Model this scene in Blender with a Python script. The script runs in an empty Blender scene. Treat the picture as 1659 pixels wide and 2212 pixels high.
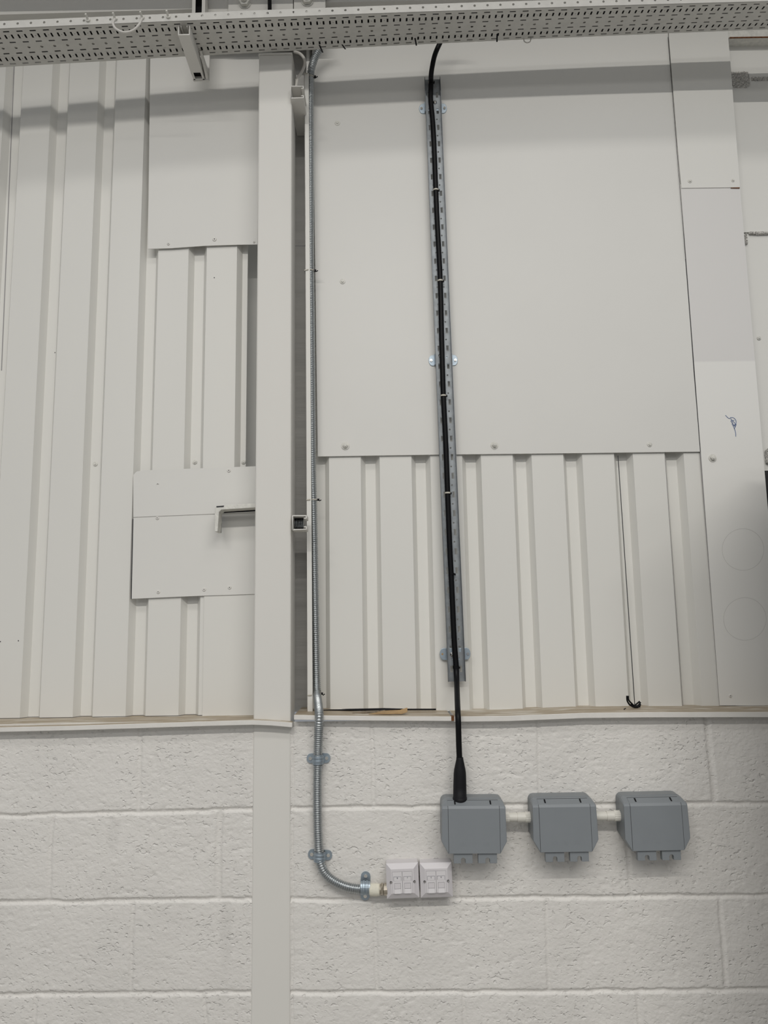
import bpy, bmesh, math, random
import numpy as np
from mathutils import Vector, Matrix
from math import cos, sin, radians, pi, atan2, sqrt

random.seed(7)
rng = np.random.default_rng(11)
scene = bpy.context.scene
COL = scene.collection

# ------------------------------------------------------------------ camera
FPX = 1650.0                      # focal length in pixels of the 1659x2212 frame
PITCH, ROLL = radians(8.14), radians(0.9)
CAMZ = 1.61
Fv = Vector((0, cos(PITCH), sin(PITCH)))
R0 = Vector((1, 0, 0)); U0 = Vector((0, -sin(PITCH), cos(PITCH)))
Rc = R0 * cos(ROLL) - U0 * sin(ROLL)
Uc = R0 * sin(ROLL) + U0 * cos(ROLL)
cam = bpy.data.cameras.new('camera'); camo = bpy.data.objects.new('camera', cam); COL.objects.link(camo)
cam.sensor_fit = 'VERTICAL'; cam.sensor_height = 36.0; cam.lens = FPX / 2212 * 36.0
cam.clip_start = 0.05; cam.clip_end = 60
M = Matrix((Rc, Uc, -Fv)).transposed().to_4x4(); M.translation = (0, 0, CAMZ)
camo.matrix_world = M
scene.camera = camo

def at(px, py, Y):
    """world point on the plane y = Y that lies on the sight line of a photo pixel"""
    d = Fv * FPX + Rc * (px - 829.5) + Uc * (1106 - py)
    d = d * (Y / d.y)
    return Vector((d.x, d.y, d.z + CAMZ))

# ------------------------------------------------------------------ light, world, exposure
def area(name, loc, sx, sy, power, color=(1, .97, .92), rot=(0, 0, 0)):
    l = bpy.data.lights.new(name, 'AREA'); l.shape = 'RECTANGLE'; l.size = sx; l.size_y = sy
    l.energy = power; l.color = color
    o = bpy.data.objects.new(name, l); COL.objects.link(o); o.location = loc; o.rotation_euler = rot
    return o
area('strip_lamp', (0.1, -2.40, 4.98), 5.8, 0.07, 345)
area('high_lamp', (0.0, -3.50, 9.00), 9.0, 1.0, 270)
area('far_lamp', (0.0, -6.5, 5.2), 10.0, 2.0, 300)
w = bpy.data.worlds.new('world'); scene.world = w; w.use_nodes = True
w.node_tree.nodes['Background'].inputs[0].default_value = (0.80, 0.84, 0.90, 1)
w.node_tree.nodes['Background'].inputs[1].default_value = 0.46
vs = scene.view_settings
vs.view_transform = 'Standard'; vs.look = 'None'; vs.gamma = 1; vs.use_curve_mapping = False
vs.exposure = -0.635

# ------------------------------------------------------------------ materials
def mat(name, col, rough=.5, metal=0.0, var=0.0, vscale=6.0, bump=0.0, bscale=60.0, spec=.5, stretch=(1, 1, 1)):
    m = bpy.data.materials.new(name); m.use_nodes = True
    nt = m.node_tree; b = nt.nodes['Principled BSDF']
    b.inputs['Base Color'].default_value = (*col, 1)
    b.inputs['Roughness'].default_value = rough
    b.inputs['Metallic'].default_value = metal
    b.inputs['Specular IOR Level'].default_value = spec
    geo = nt.nodes.new('ShaderNodeNewGeometry')
    mp = nt.nodes.new('ShaderNodeMapping'); mp.inputs['Scale'].default_value = stretch
    nt.links.new(geo.outputs['Position'], mp.inputs[0])
    if var:
        n = nt.nodes.new('ShaderNodeTexNoise'); n.inputs['Scale'].default_value = vscale; n.inputs['Detail'].default_value = 5
        nt.links.new(mp.outputs[0], n.inputs['Vector'])
        r = nt.nodes.new('ShaderNodeMapRange'); r.inputs[1].default_value = .3; r.inputs[2].default_value = .7
        r.inputs[3].default_value = 1 - var; r.inputs[4].default_value = 1 + var * .6
        nt.links.new(n.outputs[0], r.inputs[0])
        v = nt.nodes.new('ShaderNodeVectorMath'); v.operation = 'SCALE'; v.inputs[0].default_value = col
        nt.links.new(r.outputs[0], v.inputs['Scale']); nt.links.new(v.outputs[0], b.inputs['Base Color'])
    if bump:
        n = nt.nodes.new('ShaderNodeTexNoise'); n.inputs['Scale'].default_value = bscale; n.inputs['Detail'].default_value = 4
        nt.links.new(mp.outputs[0], n.inputs['Vector'])
        bp = nt.nodes.new('ShaderNodeBump'); bp.inputs['Strength'].default_value = 1; bp.inputs['Distance'].default_value = bump
        nt.links.new(n.outputs[0], bp.inputs['Height']); nt.links.new(bp.outputs[0], b.inputs['Normal'])
    return m

WHITE = (.76, .745, .705)
M_paint = mat('white_gloss_paint', (.72, .705, .665), .55, var=.03, vscale=2.5, bump=.0006, bscale=14, stretch=(1, 1, .35))
M_paint2 = mat('white_sheet_paint', (.75, .74, .70), .45, var=.03, vscale=2.0, bump=.0010, bscale=5, stretch=(1, 1, .3))
M_panel = mat('white_panel_paint', (.735, .725, .69), .45, var=.03, vscale=1.5, bump=.0012, bscale=4)
M_worn = mat('worn_white_paint', (.70, .69, .64), .5, var=.14, vscale=90, bump=.0012, bscale=160)
M_traypaint = mat('tray_paint', (.60, .59, .555), .5, var=.06, vscale=40, bump=.0003, bscale=120)
M_black = mat('black_rubber', (.004, .004, .005), .45, spec=.18)
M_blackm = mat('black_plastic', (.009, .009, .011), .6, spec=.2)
M_steel = mat('galvanised_steel', (.31, .33, .345), .58, 1.0, var=.16, vscale=55)
M_cond = mat('conduit_steel', (.47, .495, .505), .36, 1.0, var=.10, vscale=120)
M_steeld = mat('dull_steel_edge', (.17, .18, .19), .5, 1.0, var=.1, vscale=60)
M_liner = mat('grey_liner', (.47, .46, .435), .5, var=.12, vscale=9, bump=.004, bscale=10, stretch=(.3, 1, 3.2))
M_zinc = mat('zinc_plate', (.42, .49, .55), .50, 1.0, var=.10, vscale=80)
M_bright = mat('bright_screw', (.72, .71, .68), .2, 1.0)
M_brass = mat('nickel_gland', (.55, .50, .42), .22, 1.0)
M_grey = mat('grey_plastic', (.225, .245, .262), .42, var=.02, vscale=20, bump=.00008, bscale=900)
M_grey2 = mat('grey_plastic_base', (.205, .222, .235), .45)
M_plast = mat('white_plastic', (.66, .635, .65), .38)
M_plast2 = mat('white_plastic_insert', (.70, .68, .69), .38)
M_line = mat('dark_gap', (.045, .045, .05), .8)
M_soft = mat('gap_line', (.30, .29, .30), .8)
M_ink = mat('label_ink', (.05, .05, .09), .7)
M_tape = mat('cream_tape', (.74, .71, .60), .6, var=.10, vscale=90, bump=.0008, bscale=120)
M_pipe = mat('cream_pipe', (.70, .68, .62), .35)
M_tie = mat('clear_cable_tie', (.55, .52, .45), .3)
M_card = mat('brown_card', (.42, .28, .14), .8, var=.15, vscale=60)
M_stick = mat('printed_strip', (.26, .21, .15), .7, var=.5, vscale=220)
M_cabw = mat('white_cable', (.62, .60, .56), .45)
M_cabg = mat('grey_cable', (.22, .22, .23), .5)
M_rust = mat('rust', (.20, .08, .03), .9, var=.5, vscale=150)
M_pencil = mat('pencil_line', (.52, .51, .49), .8)
M_blue = mat('blue_smear', (.16, .22, .38), .6, var=.3, vscale=200)
M_floor = mat('concrete_floor', (.30, .29, .27), .5, var=.15, vscale=3)
M_dark = mat('black_board', (.010, .010, .011), .5)  # also colours the painted shade inside the far-right gap
M_cab = mat('shadow_cabinet_paint', (.30, .30, .30), .5)
M_patch = mat('crumbled_mortar', (.66, .64, .60), .9, var=.6, vscale=330, bump=.004, bscale=300)

# ledge: white edge, dusty bare-wood top
def ledge_mat():
    m = mat('ledge_paint', (.74, .72, .68), .5, var=.04, vscale=20, bump=.0012, bscale=40)
    nt = m.node_tree; b = nt.nodes['Principled BSDF']
    geo = nt.nodes.new('ShaderNodeNewGeometry'); sep = nt.nodes.new('ShaderNodeSeparateXYZ')
    nt.links.new(geo.outputs['True Normal'], sep.inputs[0])
    n = nt.nodes.new('ShaderNodeTexNoise'); n.inputs['Scale'].default_value = 14; n.inputs['Detail'].default_value = 8
    n.inputs['Distortion'].default_value = 1.4
    mp = nt.nodes.new('ShaderNodeMapping'); mp.inputs['Scale'].default_value = (.45, 3.2, 1)
    nt.links.new(geo.outputs['Position'], mp.inputs[0]); nt.links.new(mp.outputs[0], n.inputs['Vector'])
    cr = nt.nodes.new('ShaderNodeValToRGB')
    cr.color_ramp.elements[0].position = .50; cr.color_ramp.elements[0].color = (.36, .29, .20, 1)
    cr.color_ramp.elements[1].position = .62; cr.color_ramp.elements[1].color = (.60, .55, .47, 1)
    nt.links.new(n.outputs[0], cr.inputs[0])
    gt = nt.nodes.new('ShaderNodeMath'); gt.operation = 'GREATER_THAN'; gt.inputs[1].default_value = .8
    nt.links.new(sep.outputs[2], gt.inputs[0])
    mx = nt.nodes.new('ShaderNodeMix'); mx.data_type = 'RGBA'
    nt.links.new(gt.outputs[0], mx.inputs[0]); nt.links.new(b.inputs['Base Color'].links[0].from_socket, mx.inputs[6])
    nt.links.new(cr.outputs[0], mx.inputs[7]); nt.links.new(mx.outputs[2], b.inputs['Base Color'])
    return m
M_ledge = ledge_mat()

# painted blockwork: shallow pits and grain by bump
def block_mat():
    m = mat('painted_blockwork', (.745, .725, .69), .5)
    nt = m.node_tree; b = nt.nodes['Principled BSDF']
    geo = nt.nodes.new('ShaderNodeNewGeometry')
    def noise(scale, detail, stretch, dist=0.0, rough=.5):
        mp = nt.nodes.new('ShaderNodeMapping'); mp.inputs['Scale'].default_value = stretch
        nt.links.new(geo.outputs['Position'], mp.inputs[0])
        n = nt.nodes.new('ShaderNodeTexNoise'); n.inputs['Scale'].default_value = scale; n.inputs['Detail'].default_value = detail
        n.inputs['Distortion'].default_value = dist; n.inputs['Roughness'].default_value = rough
        nt.links.new(mp.outputs[0], n.inputs['Vector']); return n.outputs[0]
    def rng_(sock, a, c, d, e):
        r = nt.nodes.new('ShaderNodeMapRange'); r.inputs[1].default_value = a; r.inputs[2].default_value = c
        r.inputs[3].default_value = d; r.inputs[4].default_value = e; nt.links.new(sock, r.inputs[0]); return r.outputs[0]
    def math_(op, a, c):
        q = nt.nodes.new('ShaderNodeMath'); q.operation = op
        for i, s in enumerate((a, c)):
            if isinstance(s, (int, float)): q.inputs[i].default_value = s
            else: nt.links.new(s, q.inputs[i])
        return q.outputs[0]
    pits = rng_(noise(120, 1.3, (.7, 1, 1.1), .35, .5), .60, .74, 0, 1)       # 1 inside a pit
    mask = rng_(noise(9, 2, (1, 1, 1)), .36, .58, .25, 1)
    pits = math_('MULTIPLY', pits, mask)
    grain = noise(105, 2.2, (.85, 1, 1), .2, .5)
    h = math_('SUBTRACT', math_('MULTIPLY', grain, 1.15), pits)
    h = math_('ADD', h, math_('MULTIPLY', noise(45, 2, (1, 1, 1)), .7))
    bp = nt.nodes.new('ShaderNodeBump'); bp.inputs['Distance'].default_value = .0017; bp.inputs['Strength'].default_value = 1
    nt.links.new(h, bp.inputs['Height']); nt.links.new(bp.outputs[0], b.inputs['Normal'])
    # grubby patches
    d = rng_(noise(3.2, 4, (1.6, 1, .7)), .35, .65, .965, 1.015)
    v = nt.nodes.new('ShaderNodeVectorMath'); v.operation = 'SCALE'; v.inputs[0].default_value = (.745, .725, .69)
    # two grubby smears left of the column
    for (px, py, rx, rz) in ((245, 1800, .020, .05), (488, 2010, .020, .095)):
        c = at(px, py, 2.13)
        sb = nt.nodes.new('ShaderNodeVectorMath'); sb.operation = 'SUBTRACT'; nt.links.new(geo.outputs['Position'], sb.inputs[0]); sb.inputs[1].default_value = c
        dv = nt.nodes.new('ShaderNodeVectorMath'); dv.operation = 'DIVIDE'; nt.links.new(sb.outputs[0], dv.inputs[0]); dv.inputs[1].default_value = (rx, 1, rz)
        ln = nt.nodes.new('ShaderNodeVectorMath'); ln.operation = 'LENGTH'; nt.links.new(dv.outputs[0], ln.inputs[0])
        d = math_('MULTIPLY', d, rng_(math_('ADD', ln.outputs['Value'], math_('MULTIPLY', noise(40, 3, (1, 1, 1)), .8)), 1.0, 1.5, .93, 1.0))
    nt.links.new(d, v.inputs['Scale']); nt.links.new(v.outputs[0], b.inputs['Base Color'])
    return m
M_block = block_mat()

def flashing_mat():   # a fresher, whiter coat below a brush line, older paint above
    m = mat('flashing_paint', (.70, .685, .665), .45, bump=.0009, bscale=5)
    nt = m.node_tree; b = nt.nodes['Principled BSDF']
    geo = nt.nodes.new('ShaderNodeNewGeometry'); sep = nt.nodes.new('ShaderNodeSeparateXYZ')
    nt.links.new(geo.outputs['Position'], sep.inputs[0])
    lt = nt.nodes.new('ShaderNodeMapRange'); zb = at(1560, 780, 2.238).z
    lt.inputs[1].default_value = zb - .003; lt.inputs[2].default_value = zb + .003
    nt.links.new(sep.outputs[2], lt.inputs[0])
    mx = nt.nodes.new('ShaderNodeMix'); mx.data_type = 'RGBA'
    mx.inputs[6].default_value = (.80, .79, .755, 1); mx.inputs[7].default_value = (.71, .695, .675, 1)
    nt.links.new(lt.outputs[0], mx.inputs[0]); nt.links.new(mx.outputs[2], b.inputs['Base Color'])
    return m
M_flash = flashing_mat()

# ------------------------------------------------------------------ mesh helpers
ORG = {}
def tag(o, label=None, cat=None, group=None, kind=None):
    if label: o['label'] = label
    if cat: o['category'] = cat
    if group: o['group'] = group
    if kind: o['kind'] = kind
    return o

def thing(name, label, cat, loc, group=None):
    o = bpy.data.objects.new(name, None); COL.objects.link(o); o.empty_display_size = .02
    o.location = loc; ORG[o.name] = Vector(loc)
    return tag(o, label, cat, group)

class MB:
    def __init__(s): s.V = []; s.F = []
    def add(s, vs, fs):
        k = len(s.V); s.V += [Vector(v) for v in vs]; s.F += [tuple(i + k for i in f) for f in fs]; return s
    def box(s, x0, x1, y0, y1, z0, z1):
        return s.hexa([(x0, y0, z0), (x1, y0, z0), (x1, y1, z0), (x0, y1, z0), (x0, y0, z1), (x1, y0, z1), (x1, y1, z1), (x0, y1, z1)])
    def hexa(s, p):
        return s.add(p, [(0, 3, 2, 1), (4, 5, 6, 7), (0, 1, 5, 4), (1, 2, 6, 5), (2, 3, 7, 6), (3, 0, 4, 7)])
    def slab(s, quad, d):
        """quad of front points (tl,tr,br,bl), extruded by vector d"""
        q = [Vector(v) for v in quad]; d = Vector(d)
        return s.loft([q, [v + d for v in q]])
    def loft(s, layers, caps=True, closed=True):
        n = len(layers[0]); vs = [v for l in layers for v in l]; fs = []
        for k in range(len(layers) - 1):
            for i in range(n if closed else n - 1):
                j = (i + 1) % n
                fs.append((k * n + i, k * n + j, (k + 1) * n + j, (k + 1) * n + i))
        if caps:
            fs.append(tuple(range(n))); fs.append(tuple((len(layers) - 1) * n + i for i in reversed(range(n))))
        return s.add(vs, fs)
    def tube(s, path, rad, n=12, caps=True, squash=None):
        P = [Vector(p) for p in path]
        if not hasattr(rad, '__len__'): rad = [rad] * len(P)
        T = []
        for i in range(len(P)):
            a = P[max(i - 1, 0)]; b = P[min(i + 1, len(P) - 1)]
            T.append((b - a).normalized())
        up = Vector((0, 0, 1)) if abs(T[0].z) < .9 else Vector((1, 0, 0))
        N = (up - T[0] * up.dot(T[0])).normalized(); L = []
        for i in range(len(P)):
            N = (N - T[i] * N.dot(T[i])).normalized(); B = T[i].cross(N)
            L.append([P[i] + (N * cos(2 * pi * k / n) + B * sin(2 * pi * k / n)) * rad[i] for k in range(n)])
        return s.loft(L, caps)
    def build(s, name, m, parent=None, smooth=False, bevel=0.0, solid=0.0, sub=0, offset=0.0, auto=False):
        me = bpy.data.meshes.new(name)
        if parent is not None:
            p = parent
            while p.parent: p = p.parent
            org = ORG[p.name]
        else:
            lo = [min(v[i] for v in s.V) for i in range(3)]; hi = [max(v[i] for v in s.V) for i in range(3)]
            org = Vector(((lo[0] + hi[0]) / 2, (lo[1] + hi[1]) / 2, lo[2]))
        me.from_pydata([tuple(v - org) for v in s.V], [], s.F)
        bm = bmesh.new(); bm.from_mesh(me)
        bmesh.ops.remove_doubles(bm, verts=bm.verts, dist=1e-6)
        bmesh.ops.recalc_face_normals(bm, faces=bm.faces); bm.to_mesh(me); bm.free()
        me.materials.append(m)
        if smooth: me.polygons.foreach_set('use_smooth', [True] * len(me.polygons))
        o = bpy.data.objects.new(name, me); COL.objects.link(o)
        if parent is not None: o.parent = parent
        else: o.location = org; ORG[o.name] = org
        if solid:
            q = o.modifiers.new('solid', 'SOLIDIFY'); q.thickness = solid; q.offset = offset
        if bevel:
            q = o.modifiers.new('bevel', 'BEVEL'); q.width = bevel; q.segments = 2; q.limit_method = 'ANGLE'; q.angle_limit = radians(40)
        if sub:
            q = o.modifiers.new('sub', 'SUBSURF'); q.levels = sub; q.render_levels = sub
        return o

def catmull(P, step=.004):
    P = [Vector(p) for p in P]; Q = [P[0] * 2 - P[1]] + P + [P[-1] * 2 - P[-2]]; out = []
    for i in range(1, len(Q) - 2):
        a, b, c, d = Q[i - 1:i + 3]; n = max(2, int((c - b).length / step))
        for k in range(n):
            t = k / n
            out.append(.5 * ((2 * b) + (c - a) * t + (2 * a - 5 * b + 4 * c - d) * t * t + (3 * b - a - 3 * c + d) * t ** 3))
    out.append(P[-1]); return out

def resample(P, step):
    out = [P[0]]; acc = 0.0
    for i in range(1, len(P)):
        a, b = P[i - 1], P[i]; L = (b - a).length; t = step - acc
        while t <= L:
            out.append(a.lerp(b, t / L)); t += step
        acc = (acc + L) % step
    return out

def disc(c, r, y0, y1, n=20, ax='y'):
    """short cylinder facing the camera"""
    c = Vector(c)
    return [[Vector((c.x + r * cos(2 * pi * k / n), y, c.z + r * sin(2 * pi * k / n))) for k in range(n)] for y in (y0, y1)]

def screw(parent, px, py, Y, r=.0075, kind='washer'):
    """cladding screw: a washer and a small head, child of the sheet it fastens"""
    c = at(px, py, Y)
    b = MB()
    if kind == 'washer':
        L = disc(c, r, Y, Y - .0012) + disc(c, r * .92, Y - .0018, Y - .0018)[:1] + disc(c, r * .35, Y - .0022, Y - .0022)[:1]
        b.loft(L); b.loft(disc(c, r * .48, Y - .0018, Y - .0045, 6))
        s = b.build('screw', M_worn, parent)
    elif kind == 'big':
        b.loft(disc(c, r, Y, Y - .002, 24)); b.loft(disc(c, r * .62, Y - .002, Y - .0085, 6)); b.loft(disc(c, r * .35, Y - .0085, Y - .011, 10))
        s = b.build('screw', M_worn, parent, bevel=.0006)
    else:
        L = disc(c, r, Y, Y - .0014) + disc(c, r * .8, Y - .0024, Y - .0024)[:1]
        b.loft(L); s = b.build('rivet', M_paint, parent)
        MB().loft(disc(c, r * .26, Y - .0023, Y - .0028, 10)).build('rivet_hole', M_line, s)
    return s

# ================================================================== THE SETTING
YB = 2.130      # face of the blockwork
YC = 2.250      # crests of the ribbed cladding
YP = 2.243      # front of the flat sheets
ZL = 1.3536     # top of the ledges

# floor
tag(MB().box(-4, 4, -6, 2.6, -.05, 0).build('floor', M_floor), kind='structure')

# blockwork as one finely divided relief
def vnoise(X, Z, s, seed):
    r = np.random.default_rng(seed).random((256, 256))
    x = X / s; z = Z / s; xi = np.floor(x).astype(int); zi = np.floor(z).astype(int); fx = x - xi; fz = z - zi
    fx = fx * fx * (3 - 2 * fx); fz = fz * fz * (3 - 2 * fz)
    g = lambda a, b: r[a % 256, b % 256]
    return (g(xi, zi) * (1 - fx) + g(xi + 1, zi) * fx) * (1 - fz) + (g(xi, zi + 1) * (1 - fx) + g(xi + 1, zi + 1) * fx) * fz

def build_blocks():
    xs = np.concatenate([np.arange(-2.6, -1.2, .02), np.arange(-1.2, 1.25, .0028), np.arange(1.25, 2.6, .02)])
    zs = np.concatenate([np.arange(0, .42, .01), np.arange(.42, 1.3445, .0028), [1.3445]])
    X, Z = np.meshgrid(xs, zs)
    dep = np.zeros_like(X)
    wob = (vnoise(X, Z, .05, 3) - .5) * .004 + (vnoise(X, Z, .015, 5) - .5) * .002
    xl, xr = at(545, 1800, YB).x, at(640, 1800, YB).x
    xm = (xl + xr) / 2
    def hz(pa, pb):
        a, b = at(*pa, YB), at(*pb, YB)
        return lambda x: a.z + (b.z - a.z) * (x - a.x) / (b.x - a.x)
    A = (hz((0, 1763), (545, 1748)), hz((640, 1746), (1640, 1735)))
    B = (hz((0, 1950), (545, 1942.5)), hz((640, 1944), (1659, 1934)))
    C = (hz((0, 2149), (545, 2143)), hz((640, 2145), (1659, 2138)))
    top = lambda x: x * 0 + 1.40
    low = [lambda x, k=k: C[1](x) - .225 * k for k in (1, 2, 3)]
    def line(f, w, amp):
        d = np.abs(Z + wob - f)
        return amp * np.clip(1 - (d / w) ** 2, 0, 1) ** .6
    for L, R in (A, B, C):
        f = np.where(X < xm, L(X), R(X)); dep = np.maximum(dep, line(f, .0062, .0052))
    for f in low: dep = np.maximum(dep, line(f(X), .0062, .0052))
    def vj(pa, pb, zt, zb, w=.0065, amp=.003):
        nonlocal dep
        a, b = at(*pa, YB), at(*pb, YB)
        xx = a.x + (b.x - a.x) * (Z - a.z) / (b.z - a.z)
        d = np.abs(X + wob * .8 - xx)
        on = (Z < zt(X)) & (Z > zb(X))
        dep = np.maximum(dep, np.where(on, amp * np.clip(1 - (d / w) ** 2, 0, 1) ** .6, 0))
    vj((302, 1581), (299, 1748), top, A[0]); vj((804, 1600), (808, 1740), top, A[1])
    vj((1163, 1580), (1165, 1720), top, A[1]); vj((1528, 1570), (1544, 1730), top, A[1], .009, .0042)
    vj((112, 1765), (104, 1945), A[0], B[0]); vj((475, 1755), (470, 1940), A[0], B[0], .010, .0045)
    vj((1358, 1850), (1364, 1930), A[1], B[1]); vj((985, 1745), (990, 1935), A[1], B[1])
    vj((287, 1955), (281, 2140), B[0], C[0]); vj((809, 1950), (815, 2140), B[1], C[1])
    vj((1180, 1945), (1188, 2135), B[1], C[1]); vj((1555, 1945), (1568, 2130), B[1], C[1])
    vj((76, 2155), (74, 2212), C[0], low[0]); vj((441, 2155), (446, 2212), C[0], low[0], .006)
    vj((1002, 2150), (1003, 2212), C[1], low[0]); vj((1378, 2145), (1381, 2212), C[1], low[0])
    und = (vnoise(X, Z, .09, 21) - .5) * .0022 + (vnoise(X * .7, Z, .022, 22) - .5) * .0010
    pit = vnoise(X * .55, Z, .0075, 31) * .6 + vnoise(X * .6, Z, .015, 32) * .4
    msk = np.clip((vnoise(X, Z, .10, 33) - .35) * 3, .1, 1)
    pits = np.clip((pit - .66) / .14, 0, 1) * msk * .0012 * (dep < .0005)
    # the crack between the blocks and the buried column foot
    for px in (550, 632.5):
        a = at(px, 1700, YB).x + (vnoise(X * 0 + 1.3, Z, .02, 41) - .5) * .003
        dep = np.maximum(dep, .004 * np.clip(1 - np.abs(X - a) / .003, 0, 1))
    Y = YB + dep + und + pits
    me = bpy.data.meshes.new('wall_lower')
    nx, nz = len(xs), len(zs); n = nx * nz
    co = np.stack([X.ravel(), Y.ravel(), Z.ravel()], 1).astype(np.float32)
    i = (np.arange(nz - 1)[:, None] * nx + np.arange(nx - 1)[None, :]).ravel()
    q = np.stack([i, i + 1, i + nx + 1, i + nx], 1).astype(np.int32)
    me.vertices.add(n); me.vertices.foreach_set('co', co.ravel())
    me.loops.add(q.size); me.loops.foreach_set('vertex_index', q.ravel())
    me.polygons.add(len(q)); me.polygons.foreach_set('loop_start', np.arange(0, q.size, 4, dtype=np.int32))
    me.polygons.foreach_set('use_smooth', np.ones(len(q), dtype=bool))
    me.update(calc_edges=True); me.validate()
    me.materials.append(M_block)
    o = bpy.data.objects.new('wall_lower', me); COL.objects.link(o); tag(o, kind='structure'); ORG[o.name] = Vector((0, 0, 0))
build_blocks()

# ribbed metal cladding (upper wall): a trapezoidal profile run up the wall
PT, OP, FL, DP = .1522, .0575, .0135, .024
def sheet_profile(starts, x0, x1):
    P = [(x0, YC)]
    for s in starts:
        P += [(s, YC), (s + FL, YC + DP), (s + OP - FL, YC + DP), (s + OP, YC)]
    P = [p for p in P if x0 <= p[0] <= x1]
    P.append((x1, YC)); return P
def sheet(mb, P, z0, z1, nz=1):
    for k in range(nz):
        for a, b in zip(P[:-1], P[1:]):
            za, zb = z0 + (z1 - z0) * k / nz, z0 + (z1 - z0) * (k + 1) / nz
            mb.add([(*a, za), (*b, za), (*b, zb), (*a, zb)], [(0, 1, 2, 3)])
ZT = 3.705
wu = MB()
xend = at(531, 700, YC).x
L0 = [-.599 - .1517 * k for k in range(14)][::-1] + [-.4475]
P = sheet_profile([s for s in L0[:-1]], -2.7, -.4475) + [(-.4475 + FL, YC + DP), (-.4475 + .03, YC + DP)]
sheet(wu, P, 1.352, ZT)
R_ = [-.220 + PT * k for k in range(-1, 8)]
x_f = at(1530, 1000, YC).x + .03
P = sheet_profile(R_, at(640, 1000, 2.275).x + .035, x_f)
sheet(wu, P, 1.352, ZT)
wall_upper = wu.build('wall_upper', M_paint2, solid=.0008)
tag(wall_upper, kind='structure')
# layers behind: recess beside the column, gap at the torn sheet end, set-back sheets at the far right
bk = MB()
bk.box(-.50, at(590, 1000, 2.36).x, 2.36, 2.37, 1.352, ZT)
ln = MB()
lx0, lx1 = at(590, 1000, 2.36).x, at(660, 1000, 2.29).x + .03
ln.box(lx0, lx1, 2.292, 2.297, 1.352, at(650, 532, 2.292).z)
ln.box(lx0, lx1, 2.294, 2.299, at(650, 532, 2.292).z + .003, ZT)
ln.build('liner_panel', M_liner, wall_upper)
xr0 = at(1598, 405, YP).x - .03
zs1 = at(1620, 91, 2.285).z; zs2 = at(1630, 503, 2.285).z
bk.box(xr0, 2.7, 2.285, 2.30, 1.352, zs2 - .002)
bk.box(xr0, 2.7, 2.280, 2.30, zs2, zs1)
MB().box(xr0, 2.7, 2.40, 2.41, zs1 - .05, ZT).build('cavity_shade', M_dark, wall_upper)  # black backing stands in for the shade inside the gap
back_sheet = bk.build('wall_upper_backing', M_paint2, wall_upper)
# overlapping sheet edges (dark lap lines)
def lap(px0, py0, px1, py1, Y, w=.0016, m=M_line, parent=wall_upper, d=.001):
    a, b = at(px0, py0, Y), at(px1, py1, Y); dx = Vector((w / 2, 0, 0)) if abs(b.z - a.z) > abs(b.x - a.x) else Vector((0, 0, w / 2))
    return MB().slab([a - dx, a + dx, b + dx, b - dx], (0, d, 0)).build('lap_joint', m, parent)
lap(1335, 984, 1371.5, 1526, YC - .0008, .0022)
lap(1436.5, 984, 1475.5, 1526, YC - .0008, .0008, M_soft)
lap(31.5, 120, 3, 800, YC + DP - .0015, .0022, M_soft)
for px, py in ((206, 1002), (421, 998), (526, 998)): screw(wall_upper, px, py, YC + DP - .0012 if px != 421 else YC + DP - .0012, .0068)
for px, py in ((119, 762), (40, 1384), (1, 1386), (463, 600)):
    MB().loft(disc(at(px, py, YC), .0016, YC - .0012, YC - .0004, 8)).build('screw_hole', M_line, wall_upper)
screw(wall_upper, 449, 1501, YC, .005, 'rivet')

# slab added overhead, out of view, to block the high lamp from the upper wall
tag(MB().box(-3.2, 3.2, 1.72, 2.62, 3.705, 3.90).build('overhead_blocker', M_paint), kind='structure')
# ledges (timber sills on the blockwork)
def ledge(name, pts, yb, th):
    """pts: front top edge (x, y, z)"""
    b = MB(); n = len(pts); L = []
    for x, y, z in pts:
        L.append([Vector((x, y, z)), Vector((x, yb, z)), Vector((x, yb, z - th)), Vector((x, y, z - th))])
    b.loft(L); return tag(b.build(name, M_ledge, bevel=.0012), kind='structure')
YLL, YLR = 2.100, 2.103
xk = at(631, 1560, YLL).x
pts = [(-2.6, YLL, ZL - .002)]
for px, py in ((0, 1571), (150, 1567.5), (300, 1563), (430, 1558.5), (545, 1555.5), (585, 1557)):
    p = at(px, py, YLL); pts.append((p.x, YLL, p.z))
pts.append((xk, YLL, at(631, 1561, YLL).z))
ledge('trim_1', pts, 2.13, .0125)
MB_l = MB().box(-2.6, at(552, 1500, 2.127).x - .001, 2.13, 2.32, ZL - .016, ZL - .0035)
tag(MB_l.build('trim_2', M_ledge), kind='structure')
pts = []
for px, py in ((635, 1544.5), (800, 1546.5), (975, 1547.5)):
    p = at(px, py, YLR); pts.append((p.x, YLR, p.z))
ledge('trim_3', pts, 2.32, .0125)
pts = []
for px, py in ((981, 1547.5), (1100, 1546), (1260, 1539.5), (1400, 1538), (1659, 1537.5)):
    p = at(px, py, YLR); pts.append((p.x, YLR, p.z))
pts.append((2.6, YLR, pts[-1][2]))
ledge('trim_4', pts, 2.32, .0145)
# short rusty strip in the joint between the two right-hand lengths of ledge
a = at(978, 1547, YLR + .004)
MB().box(a.x - .004, a.x + .0055, YLR + .002, YLR + .03, a.z - .012, a.z - .0005).build('rusty_joint', M_rust, bpy.data.objects['trim_4'])

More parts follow.
